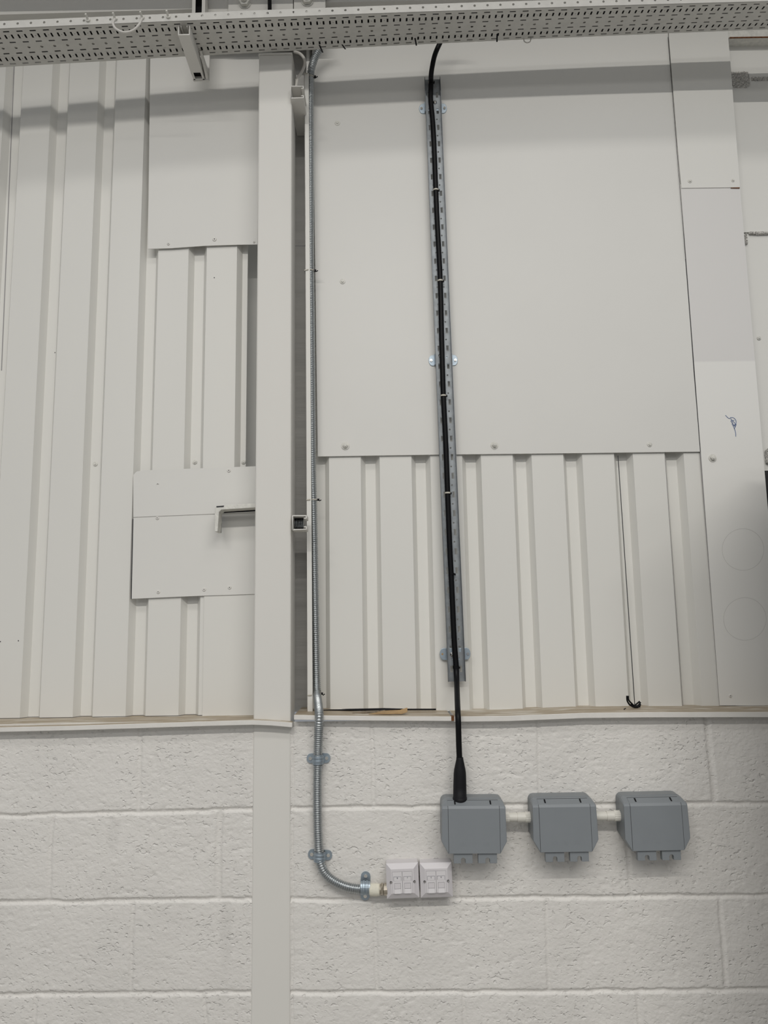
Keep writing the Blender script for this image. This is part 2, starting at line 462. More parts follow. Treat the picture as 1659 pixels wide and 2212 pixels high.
# eaves beam high behind the tray
yb_ = 2.19
bl = MB()
za, zb = at(0, 37, yb_), at(415, 19.5, yb_)
zr = at(720, 5, yb_)
bl.slab([(-2.6, yb_, ZT), (zb.x + .02, yb_, ZT), (zb.x + .02, yb_, zb.z), (-2.6, yb_, za.z - .012)], (0, .05, 0))
bl.slab([(zr.x - .03, yb_, ZT), (2.6, yb_, ZT), (2.6, yb_, zr.z + .012), (zr.x - .03, yb_, zr.z)], (0, .05, 0))
tag(bl.build('trim_5', M_paint), kind='structure')

# ================================================================== STEELWORK
YK = 2.127
cl, cr = at(553.5, 800, YK).x, at(629.2, 800, YK).x
ztop = at(590, 118, YK).z
col = thing('steel_column', 'white painted square steel column standing left of the flexible metal conduit', 'column', ((cl + cr) / 2, YK, 0))
MB().box(cl, cr, YK, 2.222, 0, ztop).build('shaft', M_paint, col, bevel=.004)
MB().box(cl - .0015, cr + .0015, YK - .0015, 2.235, ztop, ztop + .006).build('cap_plate', M_paint, col, bevel=.001)

# narrow white edge strip carrying the conduit
YS = 2.188
sl, sr = at(657.5, 560, YS), at(668.7, 560, YS)
x0 = at(657, 300, YS).x; x1 = at(667, 300, YS).x
x0b = at(665.0, 1530, YS).x; x1b = at(675.5, 1530, YS).x
zs_top = at(662, 158, YS).z; zs_bot = ZL
strip = MB()
strip.slab([(x0, YS, zs_top), (x1, YS, zs_top), (x1b, YS, zs_bot), (x0b, YS, zs_bot)], (0, .003, 0))
strip.slab([(x0, YS, zs_top), (x0 + .003, YS, zs_top), (x0b + .003, YS, zs_bot), (x0b, YS, zs_bot)], (0, .107, 0))
tag(strip.build('steel_angle', M_paint2, bevel=.0006), 'narrow white steel angle running up behind the flexible conduit, right of the column', 'steel angle')

# strut channels
def strut(name, xc, zbot, y0, y1, opening, label, m=M_paint, hole=None, a=.041):
    t, lip, ret = .0026, .0095, .008
    b = MB(); h = a / 2
    o = thing(name, label, 'strut channel', (xc, y1, zbot))
    def bx(u0, u1, v0, v1, ya=y0, yb=y1):
        # profile coords (u across, v up) with the opening towards +v; rotate for 'right'
        if opening == 'up': b.box(xc + u0, xc + u1, ya, yb, zbot + v0, zbot + v1)
        else: b.box(xc - h + v0, xc - h + v1, ya, yb, zbot + h - u1, zbot + h - u0)
    if hole:
        bx(-h, h, 0, t, y0, hole[0]); bx(-h, -h + .006, 0, t, hole[0], y1); bx(h - .006, h, 0, t, hole[0], y1)
        bx(-h, h, 0, t, hole[1], y1)
    else: bx(-h, h, 0, t)
    bx(-h, -h + t, t, a); bx(h - t, h, t, a)
    bx(-h + t, -h + lip, a - t, a); bx(h - lip, h - t, a - t, a)
    bx(-h + lip - t, -h + lip, a - ret, a - t); bx(h - lip, h - lip + t, a - ret, a - t)
    b.build('channel_section', m, o, bevel=.0007)
    return o
ya1, ya2 = 1.990, 2.175
pa_ = at(397, 75, ya1); z1 = pa_.z - .001
arm = strut('strut_channel', pa_.x, z1, ya1, ya2, 'up', 'white strut arm under the perforated cable tray, with a dark opening at its lower end', hole=(2.143, 2.170), a=.034)
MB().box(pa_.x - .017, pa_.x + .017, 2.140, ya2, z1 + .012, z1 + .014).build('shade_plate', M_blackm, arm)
xg = pa_.x + .0207
MB().add([(xg, 2.09, z1 + .030), (xg, ya2, z1 + .002), (xg, ya2, z1 + .034), (xg, 2.11, z1 + .033),
          (xg + .007, 2.09, z1 + .030), (xg + .007, ya2, z1 + .002), (xg + .007, ya2, z1 + .034), (xg + .007, 2.11, z1 + .033)],
         [(0, 1, 2, 3), (7, 6, 5, 4), (0, 4, 5, 1), (1, 5, 6, 2), (2, 6, 7, 3), (3, 7, 4, 0)]).build('gusset', M_paint, arm)
MB().box(pa_.x - .019, xg + .010, ya2, ya2 + .005, z1 - .002, z1 + .22).build('back_plate', M_paint, arm)
z2 = at(640, 212, 2.11).z
arm2 = strut('strut_channel', at(641.5, 212, 2.11).x, z2, 2.11, 2.29, 'right', 'white open-ended strut channel beside the column top, under the cable tray')
z3 = at(645, 1144.5, 2.11).z
arm3 = strut('strut_channel', at(646.5, 1144, 2.11).x, z3, 2.11, 2.16, 'right', 'short white strut channel beside the column at mid height with a spring inside')
c = at(646, 1131, 2.13)
sp = [Vector((c.x - .013 + .026 * k / 80, 2.135 + .008 * cos(k * .47), z3 + .0205 + .011 * sin(k * .47))) for k in range(81)]
MB().tube(sp, .0009, 6).build('spring', M_steel, arm3, smooth=True)
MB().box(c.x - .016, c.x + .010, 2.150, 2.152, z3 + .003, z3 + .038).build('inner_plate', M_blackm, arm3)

# bent bracket left of the column
yf = 2.175
bt = thing('bent_bracket', 'chipped white steel bracket bent downwards, sticking out left of the column', 'bracket', at(470, 1150, yf))
q = lambda px, py, Y=yf: at(px, py, Y)
b = MB()
o_ = [q(464, 1097), q(468, 1092), q(484, 1091), q(556, 1087), q(556, 1096), q(478, 1101), q(473, 1106), q(470, 1148), q(464, 1148)]
b.loft([o_, [v + Vector((.0, .045, 0)) for v in o_]])
b.build('bar', M_worn, bt, bevel=.0012)
o_ = [q(466, 1098, yf + .046), q(556, 1095, yf + .046), q(556, 1104, yf + .046), q(479, 1108, yf + .046), q(477.5, 1151, yf + .046), q(473, 1151, yf + .046), q(468, 1104, yf + .046)]
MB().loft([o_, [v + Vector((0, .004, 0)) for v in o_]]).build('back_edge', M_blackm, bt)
o_ = [q(467.5, 1093.2, yf - .0004), q(484, 1092, yf - .0004), q(483, 1095.3, yf - .0004), q(467.5, 1096.3, yf - .0004)]
MB().loft([o_, [v + Vector((0, .001, 0)) for v in o_]]).build('slot', M_line, bt)

# ---------- above the tray: hanger, end plates, bolts
hx = at(429, 12, 2.15)
t = thing('strut_hanger', 'white vertical strut channel with dark slot rising above the cable tray', 'bracket', (hx.x, 2.15, 3.36))
MB().box(hx.x - .0205, hx.x - .010, 2.15, 2.153, 3.47, ZT).box(hx.x + .010, hx.x + .0205, 2.15, 2.153, 3.47, ZT).box(hx.x - .0205, hx.x - .018, 2.15, 2.188, 3.47, ZT).box(hx.x + .018, hx.x + .0205, 2.15, 2.188, 3.47, ZT).build('channel', M_paint, t, bevel=.0006)
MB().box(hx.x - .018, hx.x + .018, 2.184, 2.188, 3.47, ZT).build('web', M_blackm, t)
ex0, ex1, ex2, ex3 = at(448, 10, 2.19).x, at(493, 10, 2.18).x, at(633, 10, 2.18).x, at(703, 5, 2.18).x
t = thing('end_plate', 'white bolted steel plate above the cable tray, left of the column line', 'steel plate', (ex0, 2.19, 3.36))
MB().box(ex0, ex1 + .01, 2.192, 2.20, 3.44, ZT).build('side_plate', M_paint, t)
MB().box(ex1, ex2, 2.18, 2.192, 3.44, ZT).build('plate', M_paint, t, bevel=.001)
def bolt(parent, px, py, Y, r=.017):
    c = at(px, py, Y); b = MB()
    b.loft(disc(c, r * 1.15, Y, Y - .003, 24)); b.loft(disc(c, r, Y - .003, Y - .016, 6)); b.loft(disc(c, r * .55, Y - .016, Y - .028, 14))
    return b.build('bolt', M_worn, parent, bevel=.001)
bolt(t, 529, 8, 2.18)
t = thing('end_plate', 'white bolted steel plate above the cable tray, just right of the column line', 'steel plate', (ex2, 2.18, 3.36))
MB().box(ex2 + .003, ex3, 2.176, 2.19, 3.44, ZT).build('plate', M_paint, t, bevel=.001)
bolt(t, 664, 3, 2.176); bolt(t, 700, -14, 2.176)
p0 = at(583, 18, 2.15)
tag(MB().tube([(p0.x, 2.15, 3.40), (p0.x, 2.15, 3.5), (p0.x - .004, 2.15, ZT)], .0062, 12).build('black_cable', M_black, smooth=True),
    'thin black cable rising above the cable tray over the column', 'cable')

# ================================================================== CABLE TRAY
TP = .0375
TWID = .140
ST = []   # stations: px, front point, back point
for px, yf_, Yf, yb_, Yb, kk in ((0, 63, 2.010, 140, 2.150, .978), (540, 38.5, 1.990, 113.5, 2.130, .993), (1080, 21.5, 1.962, 91, 2.101, 1.016), (1659, 3.0, 1.930, 65, 2.069, 1.030)):
    ST.append((at(px, yf_, Yf * kk), at(px, yb_, Yb * kk)))
xs_ = [s[0].x for s in ST]
cf = [np.polyfit(xs_, [s[0][i] for s in ST], 2) for i in (1, 2)]
cb = [np.polyfit(xs_, [s[1][i] - s[0][i] for s in ST], 1) for i in (1, 2)]
def TF(x): return Vector((x, np.polyval(cf[0], x), np.polyval(cf[1], x)))
def TBo(x):
    v = Vector((0, np.polyval(cb[0], x), np.polyval(cb[1], x)))
    return v.normalized() * TWID
def TPt(x, v, w=0.0):    # v metres back from the front edge, w metres above the base
    d = TBo(x).normalized(); n = Vector((0, -d.z, d.y))
    return TF(x) + d * v + n * w
LIP = .0235
LIPW = lambda x, h: TF(x) + Vector((0, -.0012, h))

def holed_cell(mb, f, a0, a1, b0, b1, ca, cb_, hole, hs, n=14):
    """one cell [a0,a1]x[b0,b1] of a plate with a hole at (ca,cb_); hole 'rect' hs=(wa,wb) or 'round' hs=r; f maps (a,b)->Vector"""
    A = set(2 * pi * k / n for k in range(n))
    for u, v in ((a0, b0), (a1, b0), (a1, b1), (a0, b1)): A.add(atan2(v - cb_, u - ca) % (2 * pi))
    if hole == 'rect':
        for u, v in ((-1, -1), (1, -1), (1, 1), (-1, 1)): A.add(atan2(v * hs[1], u * hs[0]) % (2 * pi))
    A = sorted(A)
    def rect(t, x0, x1, y0, y1):
        c, s = cos(t), sin(t); r = 1e9
        if c > 1e-9: r = min(r, x1 / c)
        if c < -1e-9: r = min(r, x0 / c)
        if s > 1e-9: r = min(r, y1 / s)
        if s < -1e-9: r = min(r, y0 / s)
        return r
    vs = []
    for t in A:
        ro = rect(t, a0 - ca, a1 - ca, b0 - cb_, b1 - cb_)
        ri = hs if hole == 'round' else rect(t, -hs[0], hs[0], -hs[1], hs[1])
        vs.append(f(ca + ro * cos(t), cb_ + ro * sin(t))); vs.append(f(ca + ri * cos(t), cb_ + ri * sin(t)))
    m = len(A); fs = [(2 * i, 2 * ((i + 1) % m), 2 * ((i + 1) % m) + 1, 2 * i + 1) for i in range(m)]
    mb.add(vs, fs)

def tray_section(xa, xb, phase, label, bolts=()):
    t = thing('cable_tray', label, 'cable tray', TF(xa))
    mb = MB(); W = TWID
    k0 = math.ceil((xa - phase) / TP + .5 - .05); k1 = math.floor((xb - phase) / TP - .5 + .05)
    rows = [(.0, .13, .075), (.13, .28, .205), (.28, .43, .355), (.43, .57, .5), (.57, .72, .645), (.72, .87, .795), (.87, 1., .925)]
    f = lambda a, b: TPt(a, b)
    g = lambda a, h: LIPW(a, h)
    for k in range(k0, k1 + 1):
        c = phase + k * TP; a0, a1 = c - TP / 2, c + TP / 2
        for i, (b0, b1, bc) in enumerate(rows):
            b0, b1, bc = b0 * W, b1 * W, bc * W
            if i in (0, 2, 4, 6): holed_cell(mb, f, a0, a1, b0, b1, c, bc, 'rect', (.0088, .0024), 4)
            elif i == 3: holed_cell(mb, f, a0, a1, b0, b1, c, bc, 'round', .0042, 12)
            else:
                d = TP * .25
                holed_cell(mb, f, a0, c - TP * .1, b0, b1, c - d, bc, 'rect', (.0026, .0075), 4)
                holed_cell(mb, f, c - TP * .1, c + TP * .1, b0, b1, c, bc, 'round', .0014, 6)
                holed_cell(mb, f, c + TP * .1, a1, b0, b1, c + d, bc, 'rect', (.0026, .0075), 4)
        holed_cell(mb, g, a0, a1, 0, LIP, c, LIP * .56, 'round', .0036, 12)
        mb.add([TPt(a0, W), TPt(a1, W), TPt(a1, W, LIP), TPt(a0, W, LIP)], [(0, 1, 2, 3)])
        mb.add([LIPW(a0, LIP), LIPW(a1, LIP), LIPW(a1, LIP) + Vector((0, .008, 0)), LIPW(a0, LIP) + Vector((0, .008, 0))], [(0, 1, 2, 3)])
    for (e0, e1) in ((xa, phase + (k0 - .5) * TP), (phase + (k1 + .5) * TP, xb)):
        if e1 - e0 > 1e-4:
            mb.add([f(e0, 0), f(e1, 0), f(e1, W), f(e0, W)], [(0, 1, 2, 3)])
            mb.add([g(e0, 0), g(e1, 0), g(e1, LIP), g(e0, LIP)], [(0, 1, 2, 3)])
            mb.add([TPt(e0, W), TPt(e1, W), TPt(e1, W, LIP), TPt(e0, W, LIP)], [(0, 1, 2, 3)])
    mb.build('tray_body', M_traypaint, t, solid=.0014)
    for (px, py) in bolts:
        x = at(px, py, 1.970).x; c = LIPW(x, LIP * .55)
        b = MB().tube([c, c + Vector((0, -.004, .001)), c + Vector((0, -.0041, .001)), c + Vector((-.001, -.018, .006))], [.0065, .0065, .0034, .003], 8)
        b.build('bolt', M_worn, t)
    return t
xj = TF(0).x
ph = at(830, 21, 1.985).x
xjoint = ph + (round((at(270, 60, 1.97).x - ph) / TP - .5) + .5) * TP
tray_section(-1.6, xjoint - .0013, ph, 'white perforated metal cable tray, the shorter length at the left with painted-over bolts', ((191, 40), (249, 38)))
tray_section(xjoint + .0013, 1.9, ph, 'white perforated metal cable tray, long length crossing above the column', ((307, 36), (363, 33)))

# cables lying in the tray
def tray_cable(v, w, r, m, label, seed, amp=.006, xa=-1.6, xb=1.9, group=None, mode=None):
    rr = random.Random(seed); P = []
    n = 36
    for k in range(n + 1):
        x = xa + (xb - xa) * k / n
        P.append(TPt(x, v + (.0022 if w < .01 else amp) * sin(k * .9) , w + r + .001 + rr.uniform(0, .0006)))
    tag(MB().tube(catmull(P, .02), r, 8).build('tray_cable', m, smooth=True), label, 'cable')
tray_cable(.017, .001, .0090, M_black, 'black cable lying in the perforated tray, next to its front lip', 1, .003)
tray_cable(.0378, .001, .0085, M_black, 'black cable lying in the perforated tray, second from its front lip', 2, .003)
tray_cable(.0565, .001, .0072, M_cabg, 'dark grey cable lying in the perforated tray, just in front of the white one', 6, .003)
tray_cable(.0735, .001, .0055, M_cabw, 'white cable lying in the middle of the perforated tray', 3, .003)
tray_cable(.0905, .001, .0075, M_black, 'black cable lying in the perforated tray, just behind the white one', 4, .003)
tray_cable(.107, .001, .0062, M_cabg, 'dark grey cable lying in the perforated tray, second from the wall side', 7, .003)
tray_cable(.124, .001, .0085, M_black, 'black cable lying in the perforated tray, nearest the wall', 5, .003)
tray_cable(.066, .020, .0100, M_black, 'black cable lying on top of the other cables in the perforated tray', 8, .010)

# sagging white wire on the tray lip
P = [at(249, 41, 1.951), at(244, 50, 1.944), at(250, 62, 1.944), at(268, 70, 1.944), at(287, 66, 1.944), at(300, 54, 1.944), at(307, 40, 1.951)]
tag(MB().tube(catmull(P), .0036, 10).build('wire_loop', M_cabw, smooth=True), 'white painted wire loop sagging from the bolts on the cable tray lip', 'wire')
P = [at(636, 112, 2.18), at(648, 116, 2.17), at(657, 127, 2.17), at(658, 140, 2.17), at(652, 155, 2.17), at(643, 170, 2.16), at(639.5, 188, 2.15)]
tag(MB().tube(catmull(P), .0045, 10).build('white_wire', M_cabw, smooth=True), 'white wire curling into the strut channel beside the column top', 'wire')
P = [at(1131, 84, 2.125), at(1133, 90, 2.118), at(1139, 92.5, 2.116), at(1145, 90, 2.118), at(1147, 83, 2.125)]
tag(MB().tube(catmull(P), .0016, 8).build('wire_loop', M_cabw, smooth=True), 'tiny white wire loop under the cable tray, right of the black cable', 'wire')
# black tie tails poking out of the tray
for (a_, b_, l_) in (((690, 97), (697, 113), 'black cable tie tail over the top of the metal conduit'),
                     ((739, 96), (746, 106), 'slanted black cable tie tail between the conduit and the black cable'),
                     ((896.5, 82), (899.5, 98), 'upright black cable tie tail just left of the black cable'),
                     ((1074, 73), (1073.5, 90), 'black cable tie tail furthest right under the tray')):
    Yt = 2.075
    A_, B_ = at(*a_, Yt), at(*b_, Yt)
    dx = Vector((.0022, 0, 0))
    tag(MB().slab([A_ - dx, A_ + dx, B_ + dx, B_ - dx], (0, .0012, 0)).build('cable_tie_tail', M_blackm), l_, 'cable tie')

# ================================================================== SHEETS ON THE CLADDING
def panel(name, quad, label, cat='wall panel', Y=YP, th=.0022, m=M_panel, curl=None):
    P = [at(px, py, Y) for px, py in quad]
    o = thing(name, label, cat, P[-1])
    MB().slab(P, (0, th, 0)).build('sheet', m, o)
    return o
p = panel('flat_panel', [(672, -60), (1441, -60), (1443, 80), (1465, 330), (1481, 560), (1498, 800), (1512.5, 975.5), (1270, 978.5), (944, 982), (812, 984), (686.5, 986)],
          'large flat white metal panel behind the black cable')
for px, py, r in ((729, 266, .0085), (740, 608, .0085), (1403, 960, .0075)): screw(p, px, py, YP, r)
for px, py, r in ((746, 963, .0125), (1068, 962, .0115)): screw(p, px, py, YP, r, 'big')
p = panel('patch_panel', [(326.5, -40), (562, -40), (556, 528), (510, 528.5), (440, 531), (370, 536), (319.5, 537.5)],
          'flat white sheet over the ribs, at top left beside the column', Y=YP - .001)
screw(p, 364, 527, YP - .001, .0045, 'rivet'); screw(p, 463.5, 517, YP - .001, .0065, 'rivet'); screw(p, 549, 523, YP - .001, .0035, 'rivet')
p = panel('patch_panel', [(288, 1026), (295, 1018.5), (310, 1016), (556, 1007), (556, 1106), (288, 1117)],
          'upper of the two overlapping flat sheets left of the column', Y=YP - .002)
screw(p, 494.5, 1016.5, YP - .002, .0055, 'rivet')
c = at(341, 1044, YP - .002)
MB().slab([c + Vector((-.004, 0, -.003)), c + Vector((0, 0, .003)), c + Vector((.004, 0, -.003)), c + Vector((0, -.003, -.001))], (0, -.0005, 0)).build('dent', M_panel, p)
p = panel('patch_panel', [(288.5, 1112), (556, 1100), (556, 1283), (420, 1287.5), (284.5, 1293.5)],
          'lower of the two overlapping flat sheets left of the column, behind the bent bracket', Y=YP)
for px, py in ((340, 1119), (342, 1278.5), (441, 1273.5), (496, 1269)): screw(p, px, py, YP, .0052, 'rivet')
a, b_ = at(287, 1121, YP + .001), at(283.2, 1294, YP + .001)
MB().slab([a - Vector((.0010, 0, 0)), a + Vector((.0012, 0, 0)), b_ + Vector((.0012, 0, 0)), b_ - Vector((.0010, 0, 0))], (0, .004, 0)).build('edge_gap', M_line, p)
p = panel('closure_sheet', [(441, 1284), (556, 1278), (553, 1546), (437, 1549)],
          'plain white sheet beside the column foot, just above the left ledge', Y=YC - .004)
p.children[0].data.materials[0] = M_paint2

# right-hand flashing: two lengths, the upper lapped over the lower
p = panel('flashing', [(1444, -60), (1566, -60), (1573, 80), (1579, 150), (1598.5, 404.5), (1472, 406), (1465, 330), (1445, 80)],
          'upper length of the wide white vertical flashing at the right', 'flashing', Y=YP - .0045, m=M_paint2)
screw(p, 1490, 391.5, YP - .004, .0068); screw(p, 1583, 390, YP - .004, .0055)
ra, rb = at(1579, 405.4, YP - .005), at(1598, 405, YP - .005)
MB().slab([ra, rb, rb - Vector((0, 0, .0022)), ra - Vector((0, 0, .0010))], (0, .002, 0)).build('rust_line', M_rust, p)
lo_ = panel('flashing', [(1470, 398), (1598, 398), (1624, 700), (1650, 1000), (1672, 1250), (1697, 1524), (1555, 1524), (1514, 975)],
            'lower length of the wide white vertical flashing, with a blue smear on it', 'flashing', Y=YP - .0022, th=.0018, m=M_flash)
screw(lo_, 1539, 989.5, YP - .002, .012, 'big'); screw(lo_, 1577.5, 1503, YP - .002, .005, 'rivet')
for (cx, cy, r) in ((1605, 1187, 45), (1609, 1337, 46)):
    P = [at(cx + r * cos(2 * pi * k / 72), cy + r * sin(2 * pi * k / 72), YP - .0022) for k in range(73)]
    MB().tube(P, .0004, 4, caps=False).build('pencil_circle', M_pencil, lo_)
sm = MB()
for s in ([(1567, 897), (1573, 903), (1579, 905), (1583, 912)], [(1577, 902), (1585, 903), (1590, 910), (1588, 921), (1583, 915), (1579, 909), (1586, 908)],
          [(1581, 915), (1586, 925), (1589, 935), (1589.5, 943)], [(1584, 910), (1588, 916), (1584, 920), (1590, 917), (1586, 927)]):
    sm.tube(catmull([at(x, y, YP - .0023) for x, y in s], .001), .0011, 6)
sm.build('paint_smear', M_blue, lo_)
lap(1443, 80, 1481, 560, YP - .0048, .0010, M_line, p, .001)
lap(1481, 560, 1513, 976, YP - .0005, .0022, M_line, lo_, .002)
lap(1513, 976, 1555, 1522, YP - .0005, .0013, M_soft, lo_, .002)
# rusty beam edge and rough patches on the set-back wall at the far right
zb0 = at(1620, 80.5, 2.24)
tag(MB().box(xr0 + .02, 2.6, 2.24, 2.33, zb0.z, zb0.z + .12).build('trim_6', M_worn, bevel=.001), kind='structure')
MB().box(xr0 + .038, 2.6, 2.2388, 2.2425, zb0.z - .0015, zb0.z + .0012).build('rust_line', M_rust, bpy.data.objects['trim_6'])
def mortar(px0, py0, px1, py1, label, seed):
    Y = 2.279; a, b_ = at(px0, py0, Y), at(px1, py1, Y); rr = np.random.default_rng(seed)
    nx, nz = max(6, int((b_.x - a.x) / .0022)), max(4, int((a.z - b_.z) / .0022)); mb = MB(); vs = []
    for j in range(nz + 1):
        for i in range(nx + 1):
            edge = i in (0, nx) or j in (0, nz)
            vs.append(Vector((a.x + (b_.x - a.x) * i / nx, Y + (.0025 if edge else -rr.random() * .004), b_.z + (a.z - b_.z) * j / nz)) + Vector((rr.normal() * .0006, 0, rr.normal() * .0006)))
    keep = lambda i, j: ((i - nx * .45) / (nx * .56)) ** 2 + ((j - nz * .5) / (nz * .6)) ** 2 < .75 + rr.random() * .5
    mb.add(vs, [(j * (nx + 1) + i, j * (nx + 1) + i + 1, (j + 1) * (nx + 1) + i + 1, (j + 1) * (nx + 1) + i) for j in range(nz) for i in range(nx) if keep(i, j)])
    tag(mb.build('mortar_patch', M_patch), label, 'mortar patch')
mortar(1578, 155, 1622, 190, 'crumbly grey mortar patch in the tray shadow at far right', 1)
mortar(1622, 166, 1690, 175, 'thin crumbly mortar streak beside the patch in the tray shadow', 2)
mortar(1607, 504, 1616, 528, 'small crumbly mortar blob beside the flashing, below the sheet joint', 3)
mortar(1618, 500, 1690, 506, 'rough mortar line along the sheet joint at far right', 4)
mortar(1652, 968, 1700, 1004, 'rough pinkish mortar patch at the right edge above the black board', 5)
screw(wall_upper, 1639.5, 730.5, 2.284, .0062)
# black board at the right edge
a = at(1652, 1018, 2.272)
tag(MB().box(a.x - .06, 2.3, 2.262, 2.274, ZL + .001, a.z).build('black_board', M_dark), 'black board showing past the flashing at the right edge, above the ledge', 'board')
# unseen cabinet added past the right edge to shade the lower right wall
cab = thing('shadow_cabinet', 'tall grey cabinet added unseen past the right end of the wall to cast shade', 'cabinet', (.90, 1.68, 0))
def askew(mb, x0, x1, y0, y1, z0, z1):
    t = radians(-28.2); R = lambda x, y, z: (.90 + x * cos(t) - y * sin(t), 1.68 + x * sin(t) + y * cos(t), z)
    return mb.hexa([R(x0, y0, z0), R(x1, y0, z0), R(x1, y1, z0), R(x0, y1, z0), R(x0, y0, z1), R(x1, y0, z1), R(x1, y1, z1), R(x0, y1, z1)])
askew(MB(), 0, .8, 0, .48, 0, 2.10).build('body', M_cab, cab, bevel=.003)
askew(MB(), .01, .395, -.015, -.001, .05, 2.07).build('door', M_cab, cab, bevel=.002)
askew(MB(), .405, .79, -.015, -.001, .05, 2.07).build('door', M_cab, cab, bevel=.002)

# ================================================================== FLEXIBLE CONDUIT
YV = 2.211
cp = [at(704, 80, 2.165), at(699, 90, 2.175), at(690, 107, 2.187), at(679, 128, 2.198), at(673, 148, 2.203), at(670.8, 168, YV), at(669.5, 230, YV), at(669.8, 330, YV),
      at(670.3, 560, YV), at(671.5, 700, YV), at(674.0, 1000, YV), at(676.5, 1100, YV), at(679.3, 1250, YV), at(682.0, 1400, YV), at(683.5, 1470, YV - .004), at(685, 1502, 2.192),
      at(688, 1525, 2.140), at(689.5, 1548, 2.094), at(688.3, 1580, 2.098), at(686.5, 1640, 2.110), at(685.5, 1720, 2.112), at(686.5, 1790, 2.112), at(689.5, 1850, 2.110),
      at(694, 1871, 2.108), at(703, 1888, 2.110), at(719, 1902, 2.111), at(741, 1913, 2.111), at(765, 1919, 2.111), at(789, 1921, 2.111), at(803, 1922, 2.110)]
PC = .0056; base = resample(catmull(cp, .003), PC / 8)
prof = [0, 0, 0, .15, .75, 1, .8, .2]
rad = [.0121 - .0026 * prof[k % 8] for k in range(len(base))]
tag(MB().tube(base, rad, 18).build('flexible_conduit', M_cond, smooth=True), 'ribbed galvanised flexible conduit running down beside the column to the data sockets', 'conduit')

# cable ties holding conduit to the angle
def strap_tie(py, pxl, pxr, label, ydrop=0.0, m=M_tie):
    A_, B_ = at(pxl, py + ydrop, YS - .001), at(pxr, py, YV)
    zc = (A_.z + B_.z) / 2
    t = thing('cable_tie', label, 'cable tie', (B_.x, YV, B_.z))
    cx = B_.x - .0125
    P = [Vector((A_.x - .0015, YS + .03, A_.z)), Vector((A_.x - .0015, YS - .0015, A_.z)), Vector((A_.x + .010, YS - .002, A_.z * .6 + B_.z * .4))]
    for k in range(9):
        an = pi * 1.05 - k / 8 * pi * 1.25
        P.append(Vector((cx + .0128 * cos(an), YV - .0128 * sin(an), B_.z)))
    P.append(Vector((cx, YV + .012, B_.z)))
    mb = MB()
    L = [[p + Vector((0, 0, .0017)), p + Vector((0, -.0009, .0012)), p + Vector((0, -.0009, -.0012)), p + Vector((0, 0, -.0017))] for p in P]
    mb.loft(L); mb.build('band', m, t)
    h = Vector((cx + .0145, YV - .004, B_.z))
    MB().box(h.x - .003, h.x + .003, h.y - .003, h.y + .003, h.z - .003, h.z + .003).tube([h, h + Vector((.004, -.003, -.004)), h + Vector((.0085, -.003, -.001))], .0016, 6).build('head', M_blackm, t)
strap_tie(168, 657, 679.5, 'cable tie around the conduit at the top, level with the strut channel', -8)
strap_tie(586, 659, 679.8, 'cable tie around the conduit about a quarter of the way down', -2)
strap_tie(1080, 663, 686.5, 'cable tie around the conduit just above the mid height strut channel')
strap_tie(1498, 666, 694, 'cable tie around the conduit just above the ledge', 4)

# conduit saddles
def saddle_proto(label, g):
    """saddle on the wall at the origin: wall plane y=0, conduit along z, standing off towards -y"""
    t = bpy.data.objects.new('conduit_saddle', None); COL.objects.link(t); ORG[t.name] = Vector((0, 0, 0)); t.empty_display_size = .02
    tag(t, label, 'conduit saddle')
    R, W, H = .0142, .0300, .0125
    b = MB()
    for s in (-1, 1):
        o_ = [Vector((s * .010, -.003, -H)), Vector((s * (W - .008), -.003, -H * .95))]
        for k in range(1, 8):
            an = -pi / 2 + pi * k / 8; o_.append(Vector((s * (W - .008 + .0095 * cos(an)), -.003, H * .95 * sin(an))))
        o_ += [Vector((s * (W - .008), -.003, H * .95)), Vector((s * .010, -.003, H))]
        b.loft([o_, [v + Vector((0, .003, 0)) for v in o_]])
    L = []
    for k in range(13):
        an = pi * k / 12; L.append((cos(an), sin(an)))
    for (z0_, z1_, rr) in ((-H, -.006, R), (-.006, -.0045, R + .0014), (-.0045, -.0015, R + .0014), (-.0015, .0015, R + .0002), (.0015, .0045, R + .0014), (.0045, .006, R + .0014), (.006, H, R)):
        pass
    Z = [(-H, R), (-.0075, R), (-.0062, R + .0013), (-.0025, R + .0013), (-.0012, R + .0001), (.0012, R + .0001), (.0025, R + .0013), (.0062, R + .0013), (.0075, R), (H, R)]
    rows = [[Vector((r * c_, -.0175 - r * s_ if s_ > .0 else -.003, z)) for c_, s_ in L] for z, r in Z]
    rows = [[Vector((v.x, min(v.y, -.003), v.z)) for v in row] for row in rows]
    b.loft(rows, caps=False, closed=False)
    s_ = b.build('strap', M_zinc, t, solid=.0012, smooth=False)
    for s in (-1, 1):
        c_ = Vector((s * (W - .008), -.003, 0))
        MB().loft(disc(c_, .0046, -.003, -.0052, 14) + disc(c_, .002, -.0062, -.0062)[:1] if False else disc(c_, .0046, -.003, -.0052, 14)).loft(disc(c_, .0017, -.0052, -.0058, 8)).build('screw', M_bright, t)
    return t
def copy_tree(o, parent=None):
    c_ = o.copy(); COL.objects.link(c_); c_.parent = parent; ORG[c_.name] = ORG.get(o.name, Vector())
    for ch in [x for x in scene.objects if x.parent == o]: copy_tree(ch, c_)
    return c_
sd = saddle_proto('upper zinc conduit saddle just below the ledge', None)
sd2 = copy_tree(sd); sd2['label'] = 'zinc conduit saddle where the conduit starts to bend'
sd3 = copy_tree(sd); sd3['label'] = 'upright zinc conduit saddle beside the taped coupling'
sd.location = Vector((at(687, 1640, 2.112).x, YB - .0005, at(687, 1640, 2.112).z))
